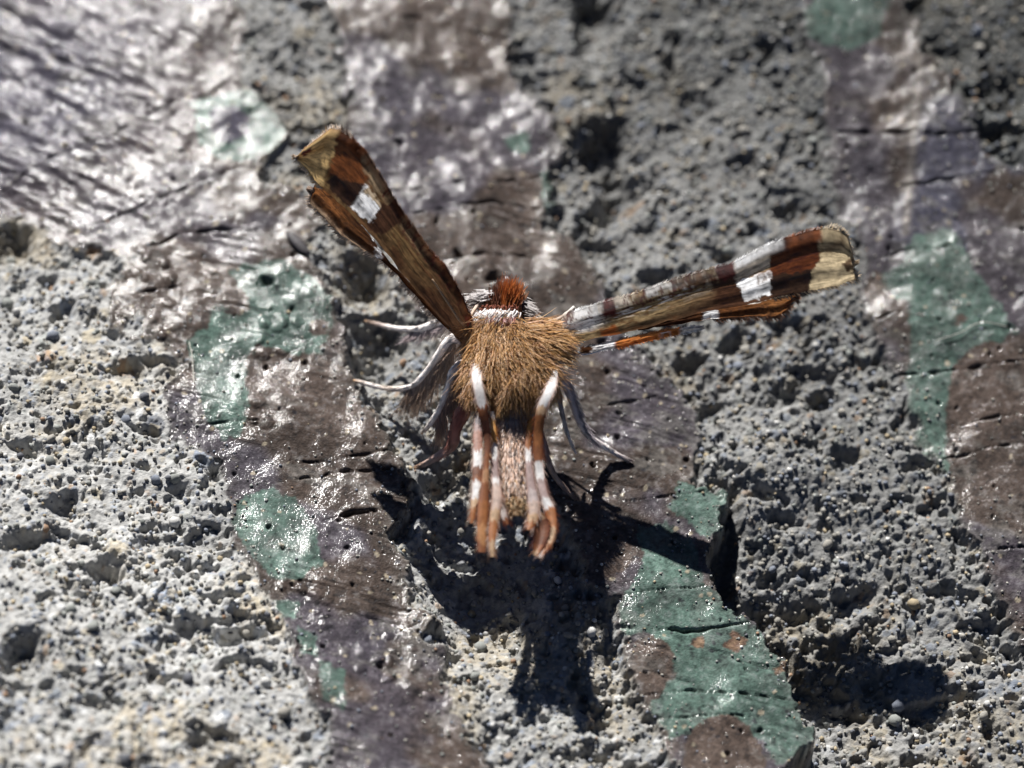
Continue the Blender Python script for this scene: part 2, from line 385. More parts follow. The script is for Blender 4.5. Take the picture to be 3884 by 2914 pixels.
for (cx, cy, rr, ring) in ((1587, 1390, 25, 1), (1688, 1447, 18, 1), (1512, 1384, 15, 1), (1408, 1432, 52, 0), (1560, 1640, 92, 0), (1300, 1190, 62, 0), (690, 710, 22, 0), (2120, 880, 90, 0), (2050, 735, 15, 0), (1880, 660, 30, 0), (495, 255, 44, 2)):
    d = np.hypot(wx + rgx - cx, wy + rgy - cy) * 0.5 + np.hypot(QX + rgx - cx, QY + rgy - cy) * 0.5
    tgt = np.array([0.13, 0.08, 0.055]) if ring == 1 else (np.array([0.05, 0.045, 0.065]) if ring == 2 else np.array([0.085, 0.062, 0.050]))
    pc = mix(pc, tgt * np.ones_like(pc), sstep(rr, rr - 5, d))
    if ring == 1:
        pc = mix(pc, np.array([0.24, 0.16, 0.10]) * np.ones_like(pc), np.exp(-((d - rr * 0.42) / 3.2) ** 2) * 0.8)
spk, sid = grains(GX + 1.3, GY, 0.045, 51, 0.12, 0.3, 0.16)                       # pale flecks and dark specks in the coating
pc = mix(pc, np.where((sid > 0.45)[..., None], np.array([0.34, 0.29, 0.21]), np.array([0.02, 0.02, 0.025])), sstep(0, 0.003, spk) * 0.8)
pc = mix(pc, np.array([0.17, 0.16, 0.145]) * np.ones_like(pc), 0.45 * sstep(0.2, 0.65, fbm(GX * 8 + 2, GY * 12, 5, 4, 0.72)) * (1 - 0.5 * gw))   # dusty wear
pc = mix(pc, np.array([0.26, 0.25, 0.225]) * np.ones_like(pc), 0.45 * np.exp(-np.clip(SDc, 0, None) / 8.0))
pc = mix(pc, np.array([0.21, 0.185, 0.16]) * np.ones_like(pc), 0.7 * np.exp(-((QX + 0.05 * QY - 1965) / 9.0) ** 2) * (pid == 2) * (QY < 560) * near)
fine = fbm(GX * 48, GY * 54, 3, 6, 0.8); fine2 = fbm(GX * 16, GY * 24, 4, 1, 0.7)
pc = pc * (1 + 0.55 * fine + 0.40 * fine2)[..., None]
pc = mix(pc, np.array([0.20, 0.195, 0.20]) * np.ones_like(pc), 0.35 * sstep(0.3, 0.7, fine + 0.5 * fine2))      # rubbed, dusty grain
pc = mix(pc, np.array([0.02, 0.02, 0.022]) * np.ones_like(pc), 0.5 * sstep(0.34, 0.7, -fine + 0.3 * scr * scr_m))
pc = mix(pc, np.array([0.03, 0.03, 0.034]) * np.ones_like(pc), 0.6 * crk)
pc = mix(pc, pc * 0.6, pc_shade * 0.9)  # the coating takes the same painted dimming at upper right
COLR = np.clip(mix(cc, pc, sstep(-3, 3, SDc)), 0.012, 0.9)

nx, ny = GX.shape
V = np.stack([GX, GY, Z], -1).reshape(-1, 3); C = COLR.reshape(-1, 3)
F = grid_faces(nx, ny)
F = F[:, [0, 1, 2, 3]]
fs = SDc.ravel()[F].mean(1); fp = pid.ravel()[F[:, 0]]
def sub(sel):
    f = F[sel]; u, inv = np.unique(f, return_inverse=True)
    return V[u], inv.reshape(f.shape), C[u]
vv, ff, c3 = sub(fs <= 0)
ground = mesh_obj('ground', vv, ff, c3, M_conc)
ground['kind'] = 'structure'
for k in range(3):
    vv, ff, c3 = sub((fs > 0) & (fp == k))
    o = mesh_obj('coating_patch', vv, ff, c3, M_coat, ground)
    o['label'] = ('glossy ruffled grey and brown coating with green blotches', 'brown glossy coating running under the moth to a green end', 'matt purple grey and green coating strip')[k]

def zat(x, y):
    i = np.clip(np.searchsorted(gx, x), 1, nx - 1); j = np.clip(np.searchsorted(gy, y), 1, ny - 1)
    return Z[i, j]
def sd_at(x, y):
    i = np.clip(np.searchsorted(gx, x), 1, nx - 1); j = np.clip(np.searchsorted(gy, y), 1, ny - 1)
    return SDc[i, j]

# ------------------------------------------------------------------ loose grains: 300 singly, the finest as one mass
import bmesh
def pebble_mesh(seed, seg, ring):
    r = np.random.default_rng(seed)
    bm = bmesh.new(); bmesh.ops.create_uvsphere(bm, u_segments=seg, v_segments=ring, radius=1)
    vs = np.array([v.co[:] for v in bm.verts])
    for _ in range(5):
        n = r.normal(size=3); n /= np.linalg.norm(n); d = 0.62 + 0.3 * r.random()
        ex = np.clip(vs @ n - d, 0, None); vs = vs - ex[:, None] * n * 0.8
    vs = vs * (0.8 + 0.35 * r.random(3)) * (1 + 0.06 * r.normal(size=(len(vs), 1)))
    bm.verts.index_update()
    fc = []
    for f in bm.faces:
        ids = [w.index for w in f.verts]
        fc.append(ids[:3])
        if len(ids) == 4: fc.append([ids[0], ids[2], ids[3]])
    bm.free()
    return vs, np.array(fc)

PAL = [(0.30, 0.285, 0.25), (0.34, 0.32, 0.28), (0.20, 0.22, 0.26), (0.38, 0.31, 0.20), (0.60, 0.59, 0.56), (0.12, 0.125, 0.14), (0.26, 0.27, 0.25), (0.30, 0.19, 0.12)]
WT = np.array([5, 5, 2.4, 1.2, 0.8, 1.4, 3, 0.5]); WT /= WT.sum()
variants = []
for k, c in enumerate(PAL):
    for s in range(2):
        vs, fc = pebble_mesh(k * 10 + s, 6, 5)
        me_o = mesh_obj('sand_grain', vs, fc, np.ones((len(vs), 3)) * c, M_grain)
        variants.append(me_o.data); bpy.data.objects.remove(me_o)
def scatter(n, on_concrete=True):
    out = []
    while len(out) < n:
        px = rng.uniform(-80, W + 80); py = rng.uniform(-80, H + 80)
        p = P(px, py); s = sd_at(p[0], p[1])
        if s < -6: out.append((p[0], p[1]))
    return out
for (x, y) in scatter(300):
    k = int(rng.choice(len(PAL), p=WT)) * 2 + int(rng.integers(2))
    r = 0.011 + 0.017 * rng.random() ** 2
    o = bpy.data.objects.new('sand_grain', variants[k]); col.objects.link(o)
    o.parent = ground
    o.location = (x, y, zat(x, y) + r * 0.25); o.scale = (r, r * rng.uniform(0.7, 1.1), r * rng.uniform(0.6, 0.95))
    o.rotation_euler = (rng.uniform(-.5, .5), rng.uniform(-.5, .5), rng.uniform(0, 6.28))
gv, gf, gc = [], [], []; off = 0
basem = [pebble_mesh(900 + i, 5, 4) for i in range(5)]
def dusting(n):
    out = []
    while len(out) < n:
        p = P(rng.uniform(-60, W + 60), rng.uniform(-60, H + 60)); q = sd_at(p[0], p[1])
        if q > 0 and rng.random() < 0.12 + 0.9 * math.exp(-q / 30.0): out.append((p[0], p[1]))
    return out
for (x, y) in scatter(8200) + dusting(2200):
    vs, fc = basem[int(rng.integers(5))]
    r = 0.0045 + 0.0085 * rng.random() ** 1.5
    if sd_at(x, y) > 0: r *= 0.6
    a = rng.uniform(0, 6.28); ca, sa = math.cos(a), math.sin(a)
    w = vs * r * np.array([1, rng.uniform(.7, 1.1), rng.uniform(.6, 1)])
    w = np.stack([w[:, 0] * ca - w[:, 1] * sa, w[:, 0] * sa + w[:, 1] * ca, w[:, 2]], 1) + np.array([x, y, zat(x, y) + r * 0.3])
    gv.append(w); gf.append(fc + off); off += len(vs)
    gc.append(np.ones((len(vs), 3)) * np.array(PAL[int(rng.choice(len(PAL), p=WT))]) * rng.uniform(0.75, 1.2))
grit = mesh_obj('grit', np.concatenate(gv), np.concatenate(gf), np.concatenate(gc), M_grain, ground)
grit['kind'] = 'stuff'

# ------------------------------------------------------------------ the moth
def norm(a):
    return a / (np.linalg.norm(a) + 1e-12)

def catmull(pts, n):
    pts = np.asarray(pts, float)
    ext = np.concatenate([[2 * pts[0] - pts[1]], pts, [2 * pts[-1] - pts[-2]]])
    t = np.linspace(0, len(pts) - 1 - 1e-9, n); i = t.astype(int); f = (t - i)[:, None]
    p0, p1, p2, p3 = ext[i], ext[i + 1], ext[i + 2], ext[i + 3]
    return 0.5 * (2 * p1 + (p2 - p0) * f + (2 * p0 - 5 * p1 + 4 * p2 - p3) * f ** 2 + (3 * p1 - p0 - 3 * p2 + p3) * f ** 3)

def loft(spine, ru, rv, nseg, up=np.array([0, 0, 1.0])):
    """closed tube through spine points; ru sideways radius, rv up radius; returns verts, faces, frame"""
    n = len(spine)
    T = np.gradient(spine, axis=0); T /= np.linalg.norm(T, axis=1)[:, None]
    S = np.cross(T, up); S /= np.linalg.norm(S, axis=1)[:, None] + 1e-9
    U = np.cross(S, T)
    a = np.linspace(0, 2 * math.pi, nseg, endpoint=False)
    ring = S[:, None, :] * (np.cos(a)[None, :, None] * ru[:, None, None]) + U[:, None, :] * (np.sin(a)[None, :, None] * rv[:, None, None])
    Vt = (spine[:, None, :] + ring).reshape(-1, 3)
    f = []
    i, j = np.meshgrid(np.arange(n - 1), np.arange(nseg), indexing='ij')
    A = (i * nseg + j).ravel(); B = (i * nseg + (j + 1) % nseg).ravel()
    f = np.stack([A, A + nseg, B + nseg, B], 1)
    v = np.concatenate([Vt, spine[:1], spine[-1:]])
    c0, c1 = n * nseg, n * nseg + 1
    j = np.arange(nseg)
    cap0 = np.stack([np.full(nseg, c0), j, (j + 1) % nseg, np.full(nseg, c0)], 1)
    cap1 = np.stack([np.full(nseg, c1), (n - 1) * nseg + (j + 1) % nseg, (n - 1) * nseg + j, np.full(nseg, c1)], 1)
    tri = np.concatenate([cap0[:, :3], cap1[:, :3]])
    quads_as_tri = np.concatenate([f[:, [0, 1, 2]], f[:, [0, 2, 3]], tri])
    return v, quads_as_tri, (T, S, U)

def strands(name, items, mat, parent, nseg=5):
    """items: (root, d0, d1, length, radius, colour root, colour tip) -> thin tapered three-sided hairs in one mesh"""
    R = np.array([i[0] for i in items]); D0 = np.array([norm(i[1]) for i in items]); D1 = np.array([norm(i[2]) for i in items])
    L = np.array([i[3] for i in items]); rad = np.array([i[4] for i in items]); ca = np.array([i[5] for i in items]); cb = np.array([i[6] for i in items])
    n = len(items); t = np.linspace(0, 1, nseg)
    pts = [R]
    for k in range(1, nseg):
        d = D0 * (1 - t[k]) + D1 * t[k]; d /= np.linalg.norm(d, axis=1)[:, None] + 1e-9
        pts.append(pts[-1] + d * (L / (nseg - 1))[:, None])
    pts = np.stack(pts, 1)
    ref = np.array([0.3, 0.2, 0.93])
    S = np.cross(D0 + D1, ref); S /= np.linalg.norm(S, axis=1)[:, None] + 1e-9
    U = np.cross(S, D0); U /= np.linalg.norm(U, axis=1)[:, None] + 1e-9
    verts = np.zeros((n, nseg, 3, 3)); cols = np.zeros((n, nseg, 3, 3))
    for k in range(nseg):
        w = rad * (1.0 - 0.85 * t[k] ** 1.5)
        for m in range(3):
            a = m * 2.0944 + 0.5
            verts[:, k, m] = pts[:, k] + (S * math.cos(a) + U * math.sin(a)) * w[:, None]
            cols[:, k, m] = ca * (1 - t[k]) + cb * t[k]
    fcs = []
    b = (np.arange(n) * nseg * 3)[:, None]
    for k in range(nseg - 1):
        for m in range(3):
            q = [k * 3 + m, k * 3 + (m + 1) % 3, (k + 1) * 3 + (m + 1) % 3, (k + 1) * 3 + m]
            fcs.append(b + np.array(q)[None])
    o = mesh_obj(name, verts.reshape(-1, 3), np.concatenate(fcs), cols.reshape(-1, 3), mat, parent)
    o['kind'] = 'stuff'
    return o

moth = bpy.data.objects.new('moth', None); col.objects.link(moth)
bp = P(1930, 1330, 0.0); moth.location = (bp[0], bp[1], 0.0); moth.empty_display_size = 0.1
bpy.context.view_layer.update()
moth['label'] = 'furry golden brown plume moth with narrow banded wings raised in a wide V'
moth['category'] = 'moth'

# body: thorax and abdomen, one surface
BODY = [(1922, 1190, .465, .070, .065), (1915, 1226, .512, .112, .095), (1930, 1290, .53, .140, .112), (1948, 1360, .525, .136, .108), (1956, 1430, .495, .096, .085), (1954, 1500, .455, .072, .07),
        (1951, 1590, .43, .064, .066), (1950, 1710, .42, .062, .064), (1955, 1810, .41, .056, .056), (1960, 1880, .40, .044, .044), (1964, 1935, .38, .018, .018)]   # top line of the back
sp = np.array([P(a, b, h) - np.array([0, 0, rv]) for a, b, h, _, rv in BODY]); NB = 90
spine = catmull(sp, NB)
rads = catmull(np.array([(a, b, 0) for *_, a, b in BODY]), NB)
seg = 1 + 0.035 * np.sin(np.linspace(0, 1, NB) * 2 * math.pi * 22) * (np.linspace(0, 1, NB) > 0.5)
bv, bf, (BT, BS, BU) = loft(spine, rads[:, 0] * seg, rads[:, 1] * seg, 28)
tt = np.repeat(np.linspace(0, 1, NB), 28); tt = np.concatenate([tt, [0, 1]])
bc = np.where((tt < 0.5)[:, None], np.array([0.24, 0.14, 0.065]), np.array([0.66, 0.46, 0.36]))
bc = np.where((tt > 0.82)[:, None], np.array([0.58, 0.37, 0.2]), bc)
body = mesh_obj('body', bv, bf, bc, M_body, moth)

def body_pt(t, a):
    i = t * (NB - 1); k = int(min(i, NB - 2)); f = i - k
    p = spine[k] * (1 - f) + spine[k + 1] * f; r = rads[k] * (1 - f) + rads[k + 1] * f
    S, U, T = BS[k], BU[k], BT[k]
    n = norm(S * math.cos(a) / max(r[0], .01) + U * math.sin(a) / max(r[1], .01))
    return p + S * math.cos(a) * r[0] + U * math.sin(a) * r[1], n, T, S

nz = np.random.default_rng(3)
clump = [(nz.uniform(0, 6.28), nz.uniform(0, 6.28), nz.uniform(6, 22), nz.uniform(2, 7)) for _ in range(6)]
def flow(t, a):
    return sum(math.sin(k1 * t * 2 + k2 * a + p1) * 0.22 for p1, p2, k1, k2 in clump)
items = []
GOLD = [np.array(c) for c in ((0.72, 0.43, 0.185), (0.62, 0.345, 0.13), (0.80, 0.54, 0.30), (0.46, 0.235, 0.09), (0.72, 0.44, 0.27))]
for _ in range(11000):                                     # thorax coat combed back towards the abdomen
    t = nz.uniform(0.0, 0.43); a = nz.uniform(-0.75, math.pi + 0.75)
    p, n, T, S = body_pt(t, a)
    fl = flow(t, a)
    side = S * math.cos(a)
    conv = -side * (0.55 * sstep(0.25, 0.5, np.array(t))) + side * 0.35 * (t < 0.22)
    d0 = n * 0.42 + T * 0.9 + S * fl * 0.5 + conv * .4 + nz.normal(size=3) * 0.12
    d1 = T * 1.0 + n * (0.05 + 0.2 * fl) + S * fl * 0.7 + conv + np.array([0, 0, -0.12]) + nz.normal(size=3) * 0.16
    c = GOLD[int(nz.choice(5, p=[.3, .25, .2, .12, .13]))] * nz.uniform(0.75, 1.2)
    items.append((p - n * 0.01, d0, d1, nz.uniform(.06, .125) * (1.15 if .2 < t < .45 else 0.85), nz.uniform(.0014, .0025), c * 0.9, c * 1.15))
for _ in range(900):                                     # long rear tuft hanging over the first abdominal rings
    t = nz.uniform(0.30, 0.42); a = nz.uniform(0.2, math.pi - 0.2)
    p, n, T, S = body_pt(t, a)
    c = GOLD[int(nz.integers(5))] * nz.uniform(0.7, 1.2)
    items.append((p, n * 0.3 + T + nz.normal(size=3) * .12, T - S * math.cos(a) * .5 + nz.normal(size=3) * .14, nz.uniform(.07, .13), .002, c * .8, c * 1.1))
for _ in range(900):                                     # longer loose hairs standing off the coat
    t = nz.uniform(0.04, 0.38); a = nz.uniform(-0.4, math.pi + 0.4)
    p, n, T, S = body_pt(t, a)
    c = GOLD[int(nz.integers(5))] * nz.uniform(0.8, 1.25)
    d = n * nz.uniform(.3, .9) + T * .7 + nz.normal(size=3) * .3
    items.append((p, d, d + T * .5 + nz.normal(size=3) * .35, nz.uniform(.07, .14), .0014, c, c * 1.2))
strands('thorax_fur', items, M_fur, body, 4)
items = []
for _ in range(2600):                                     # short pinkish scales on the abdomen
    t = nz.uniform(0.43, 0.99); a = nz.uniform(-0.5, math.pi + 0.5)
    p, n, T, S = body_pt(t, a)
    c = np.array([(0.86, 0.66, 0.56), (0.78, 0.54, 0.40), (0.93, 0.80, 0.72), (0.60, 0.36, 0.22)][int(nz.integers(4))]) * nz.uniform(.75, 1.15)
    if t > .88: c = c * np.array([.85, .75, .5])
    items.append((p - n * .004, n * .5 + T + nz.normal(size=3) * .2, T + n * .15 + nz.normal(size=3) * .2, nz.uniform(.025, .05), .0026, c * .95, c * 1.05))
strands('abdomen_scales', items, M_fur, body, 4)

# head with eyes, crest, collar
hc = P(1915, 1138, .455) - np.array([0, 0, .07])
def blob(name, c, axes, radii, colr, mat, parent, seg=18, ring=12, noise=0.0):
    bm = bmesh.new(); bmesh.ops.create_uvsphere(bm, u_segments=seg, v_segments=ring, radius=1)
    vs = np.array([w.co[:] for w in bm.verts]); bm.verts.index_update()
    fc = []
    for f in bm.faces:
        ids = [w.index for w in f.verts]; fc.append(ids[:3])
        if len(ids) == 4: fc.append([ids[0], ids[2], ids[3]])
    bm.free()
    if noise: vs = vs * (1 + noise * np.random.default_rng(5).normal(size=(len(vs), 1)))
    X = c + (vs * np.array(radii)) @ np.array(axes)
    return mesh_obj(name, X, fc, np.ones((len(vs), 3)) * np.array(colr), mat, parent)
T0, S0, U0 = BT[0], BS[0], BU[0]
head = blob('head', hc, (S0, -T0, U0), (.088, .066, .074), (0.20, 0.085, 0.035), M_body, moth)
M_eye = attr_mat('eye', 0.15, 0.6)
for s in (-1, 1):
    blob('eye', hc + S0 * s * .072 + U0 * .01 - T0 * .012, (S0, -T0, U0), (.030, .042, .042), (0.03, 0.018, 0.014), M_eye, head, 14, 10)
items = []
for _ in range(620):                                      # rusty crest brushed forward
    q = nz.uniform(-1, 1); 
    q = float(np.clip(nz.normal() * .5, -1.2, 1.2)); px = 1918 + 52 * q; py = nz.uniform(1105, 1150)
    p = P(px, py + 18, .435 + nz.uniform(-.03, .025))
    lean = S0 * (-(px - 1925) / 130.0)
    sidev = CR * ((px - 1920) / 150.0)
    d0 = -T0 * 0.9 + U0 * 0.55 + sidev + nz.normal(size=3) * .18
    red = np.array((0.60, 0.19, 0.05)) if px > 1895 else np.array((0.24, 0.09, 0.05))
    c = red * nz.uniform(.6, 1.3)
    items.append((p, d0, d0 + U0 * .5 + nz.normal(size=3) * .15, nz.uniform(.03, .095) * (1 - .35 * min(1, q * q)), .0026, c * .7, c * 1.15))
strands('crest', items, M_fur, head)
items = []
def tuft(n, path, spread, d, ln, rad, c0, c1, jit=.1):
    path = np.array([P(*q) for q in path])
    for _ in range(n):
        f = nz.uniform(0, len(path) - 1.001); k = int(f); p = path[k] * (1 - f + k) + path[k + 1] * (f - k)
        p = p + nz.normal(size=3) * spread
        u = nz.uniform(.8, 1.15)
        items.append((p, d + nz.normal(size=3) * jit, d + nz.normal(size=3) * jit * 1.6, ln * nz.uniform(.6, 1.2), rad, np.array(c0) * u, np.array(c1) * u))
WH = (0.93, 0.88, 0.86); PK = (0.62, 0.44, 0.46)
tuft(420, [(1822, 1192, .452), (1870, 1188, .482), (1915, 1190, .49), (1965, 1190, .478)], .006, T0 * .9 + U0 * .1 + S0 * .25, .055, .0034, WH, WH)
tuft(120, [(1880, 1190, .495), (1912, 1200, .505)], .008, T0 * .9 + S0 * .3 + U0 * .05, .05, .003, WH, WH)
tuft(240, [(1818, 1174, .44), (1880, 1168, .47), (1960, 1170, .465)], .006, T0 * .6 + U0 * .3, .028, .0026, (0.28, 0.09, 0.06), (0.34, 0.12, 0.07))
tuft(90, [(1850, 1208, .505), (1910, 1214, .52), (1950, 1208, .515)], .006, T0 * 1.0, .035, .0024, (0.42, 0.16, 0.15), (0.46, 0.22, 0.16))
tuft(300, [(1792, 1146, .40), (1830, 1128, .43), (1868, 1124, .45)], .010, -CR * .6 + U0 * .1 + T0 * .2, .045, .0022, WH, WH)
tuft(200, [(1985, 1150, .41), (2010, 1185, .42)], .010, CR * .6 + U0 * .1 + T0 * .4, .035, .002, WH, (0.7, 0.62, 0.58))
strands('collar', items, M_fur, head)

# antennae laid back along the wings
def tube(name, path, radii, colors, mat, parent, n=36, nseg=8):
    pts = catmull(np.array([P(*q) for q in path]), n)
    rr = np.interp(np.linspace(0, 1, n), np.linspace(0, 1, len(radii)), radii)
    v, f, _ = loft(pts, rr, rr, nseg, np.array([0.13, 0.2, 0.97]))
    s = np.repeat(np.linspace(0, 1, n), nseg); s = np.concatenate([s, [0, 1]])
    cols = np.stack([np.interp(s, np.linspace(0, 1, len(colors)), [c[k] for c in colors]) for k in range(3)], 1)
    return mesh_obj(name, v, f, cols, mat, parent), pts
tube('antenna', [(1862, 1128, .40), (1820, 1150, .42), (1790, 1190, .45), (1762, 1235, .48), (1700, 1150, .56), (1640, 1060, .63)], [.010, .008, .006, .005, .004, .003], [WH, (0.6, .45, .35), (0.3, .2, .12), (0.3, .2, .12)], M_leg, head)
tube('antenna', [(1985, 1150, .38), (2020, 1185, .37), (2070, 1215, .37), (2115, 1215, .40), (2150, 1195, .44), (2180, 1165, .46)], [.008, .006, .006, .010, .012, .008], [(.6, .5, .42), (0.5, .4, .3), (0.6, .5, .42), (.72, .66, .6)], M_leg, head)

# ---- legs
LW = (0.97, 0.90, 0.85); LM = (0.42, 0.28, 0.29); LT = (0.42, 0.26, 0.14)
def leg(path, radii, colors, fringe=0, fdir=None, fl=.08, fcol=(0.42, 0.33, 0.32), f0=0.0, f1=0.6):
    radii = np.interp(np.linspace(0, 1, 36), np.linspace(0, 1, len(radii)), radii) * 0.74
    radii = radii * (1 + .10 * np.sin(np.linspace(0, 30, 36)) + .04 * nz.normal(size=36))
    colors = [np.array([np.interp(u, np.linspace(0, 1, len(colors)), [c[k] for c in colors]) for k in range(3)]) * (.90 + .14 * (math.sin(u * 34) > -.3)) for u in np.linspace(0, 1, 36)]
    lo, pts = tube('leg', path, radii, colors, M_leg, moth)
    it = []
    for _ in range(360):
        f = nz.uniform(0.02, .97) * (len(pts) - 2); k = int(f)
        p = pts[k] * (1 - f + k) + pts[k + 1] * (f - k); tg = norm(pts[k + 1] - pts[k])
        o = norm(np.cross(tg, nz.normal(size=3))); c = np.array(colors[k]) * nz.uniform(.7, 1.15)
        it.append((p + o * radii[k] * .9, tg + o * .15, tg + nz.normal(size=3) * .08, nz.uniform(.012, .028), .0016, c, c))
    strands('leg_scales', it, M_fur, lo, 3)
    if fringe:
        it = []
        for _ in range(fringe):
            f = nz.uniform(f0, f1) * (len(pts) - 2); k = int(f)
            p = pts[k] * (1 - f + k) + pts[k + 1] * (f - k)
            tg = norm(pts[k + 1] - pts[k])
            c = np.array(fcol) * nz.uniform(.8, 1.6)
            it.append((p, fdir + tg * .6 + nz.normal(size=3) * .15, fdir * .5 + tg + nz.normal(size=3) * .2, fl * nz.uniform(.5, 1.2), .0024, c * .85, c * 1.1))
        strands('leg_fringe', it, M_fur, lo)
    return lo
DN = -CU
leg([(1790, 1235, .34), (1720, 1210, .33), (1660, 1222, .27), (1600, 1247, .20), (1510, 1246, .11), (1440, 1232, .05), (1385, 1218, .02)], [.03, .028, .024, .018, .013, .011, .007], [LM, LW, LW, LW, LW, (0.6, .48, .42), LT], 260, DN * .8 + CR * .1, .085, (0.50, 0.42, 0.42), .2, .6)
leg([(1790, 1290, .33), (1715, 1285, .31), (1665, 1345, .24), (1610, 1420, .16), (1560, 1465, .10), (1480, 1476, .05), (1410, 1462, .02), (1340, 1443, .01)], [.035, .026, .020, .016, .014, .013, .011, .008], [LM, LW, LW, LW, LW, (.66, .55, .46), LW, LT], 700, DN * .8 + CR * .65, .14, (0.62, 0.47, 0.36), .12, .62)
leg([(1800, 1370, .31), (1730, 1400, .30), (1700, 1470, .25), (1668, 1550, .17), (1630, 1610, .10), (1600, 1645, .03)], [.04, .026, .017, .015, .013, .006], [LM, LW, LW, LW, LW, LT], 520, DN * .6 + CR * .75, .12, (0.56, 0.40, 0.30), .1, .75)
leg([(1830, 1480, .28), (1770, 1540, .25), (1730, 1620, .20), (1715, 1690, .13), (1670, 1725, .09), (1620, 1755, .04), (1572, 1778, .00)], [.05, .04, .034, .026, .019, .015, .009], [(0.25, .12, .11), (0.30, .11, .08), (0.32, .10, .07), (0.38, .18, .13), (.50, .34, .30), (.55, .40, .33), LT], 420, DN * .4 - CR * .5, .06, (0.34, 0.16, 0.13), .25, .6)
leg([(2080, 1380, .33), (2125, 1425, .31), (2160, 1490, .26), (2195, 1590, .17), (2235, 1655, .10), (2300, 1700, .05), (2360, 1735, .025), (2400, 1752, .015)], [.04, .028, .022, .019, .016, .013, .011, .007], [LM, (.5, .42, .43), (.45, .38, .40), (.5, .44, .46), LW, LW, (.6, .52, .5), (0.15, .1, .08)], 420, CR * .6 + DN * .4, .07, (0.48, 0.43, 0.45), .15, .6)
leg([(2060, 1420, .29), (2112, 1480, .27), (2130, 1560, .22), (2150, 1640, .16), (2185, 1722, .08)], [.035, .014, .010, .010, .005], [(0.2, .12, .12), (0.3, .2, .2), (.5, .44, .43), (.7, .65, .62), LW])
leg([(2020, 1560, .27), (2060, 1690, .20), (2095, 1790, .12), (2140, 1850, .06), (2185, 1895, .02)], [.03, .02, .013, .01, .006], [(0.2, .12, .12), (0.3, .18, .16), (.38, .28, .24), (.4, .3, .26), LT])

# ---- forewings: markings follow the wing's own outline
def edge(pts, n):
    pts = np.array(pts, float)
    L = np.concatenate([[0], np.cumsum(np.hypot(*np.diff(pts, axis=0).T))]); L /= L[-1]
    s = np.linspace(0, 1, n)
    return np.stack([np.interp(s, L, pts[:, 0]), np.interp(s, L, pts[:, 1])], 1)

def wing(name, up, lo, B, Tp, chord, paint, mat, parent, nu=220, nv=44, relief=None, lift=0.0):
    e1, e2 = edge(up, nu), edge(lo, nu)
    k = np.array([1, 2, 1]) / 4
    t = np.linspace(0, 1, nv)[None, :, None]
    q = e1[:, None] * (1 - t) + e2[:, None] * t
    q = q + 1.6 * np.stack([fbm(q[..., 0] / 14, q[..., 1] / 14, 2, 0), fbm(q[..., 0] / 14, q[..., 1] / 14, 2, 3)], -1) * (np.abs(t - .5) > .45)
    n = norm(np.cross(Tp - B, chord))
    if n @ fwd > 0: n = -n
    d = fwd * D + CR * ((q[..., 0:1] - W / 2) / 1000) + CU * ((H / 2 - q[..., 1:2]) / 1000)
    lam = ((B - pos) @ n) / (d @ n)
    X = pos + d * lam[..., None]
    s = np.linspace(0, 1, nu)[:, None] * np.ones((1, nv)); tv = t[0, :, 0][None] * np.ones((nu, 1))
    off = 0.006 * np.sin(tv * math.pi * 2.4 + .6) * (0.3 + s) + 0.0022 * np.sin(tv * math.pi * 7 + s * 3) + lift
    off = off + 0.006 * fbm(s * 18, tv * 5, 3, 2)
    if relief is not None: off = off + relief(s, tv)
    X = X + n * off[..., None]
    c = paint(q[..., 0], q[..., 1], s, tv)
    c = c * np.clip(1 + 0.7 * fbm(s * 22, tv * 26, 3, 5, .7) + 0.5 * fbm(s * 5, tv * 9, 2, 1) - .35 * np.exp(-((tv * 5 + .25 * np.sin(s * 4)) % 1 - .5) ** 2 / .006), .3, 1.5)[..., None]
    c = np.clip(c, .008, .95)
    return mesh_obj(name, X.reshape(-1, 3), grid_faces(nu, nv), c.reshape(-1, 3), mat, parent), X, c, n

def block(c, x, y, poly, colr, soft=4, amt=1.0):
    soft = soft * 1.5; jx = 15 * fbm(x / 16, y / 16, 3, 1); jy = 15 * fbm(x / 16 + 7, y / 16, 3, 2)
    return mix(c, np.ones_like(c) * np.array(colr), sstep(-soft, soft, poly_sdf(x + jx, y + jy, poly)) * amt)

OL = np.array((0.235, 0.165, 0.085)); DB = np.array((0.045, 0.020, 0.011)); BG = np.array((0.50, 0.40, 0.25)); RU = np.array((0.24, 0.070, 0.020)); MA = np.array((0.085, 0.016, 0.014)); WT_ = np.array((0.92, 0.91, 0.90))
RB = np.array((0.10, 0.038, 0.015))
def streak(c, s, t, a, b, k, amt, thr=.1):
    w = sstep(thr, thr + .25, fbm(s * a, t * b, 4, k, .6)) * amt
    return w

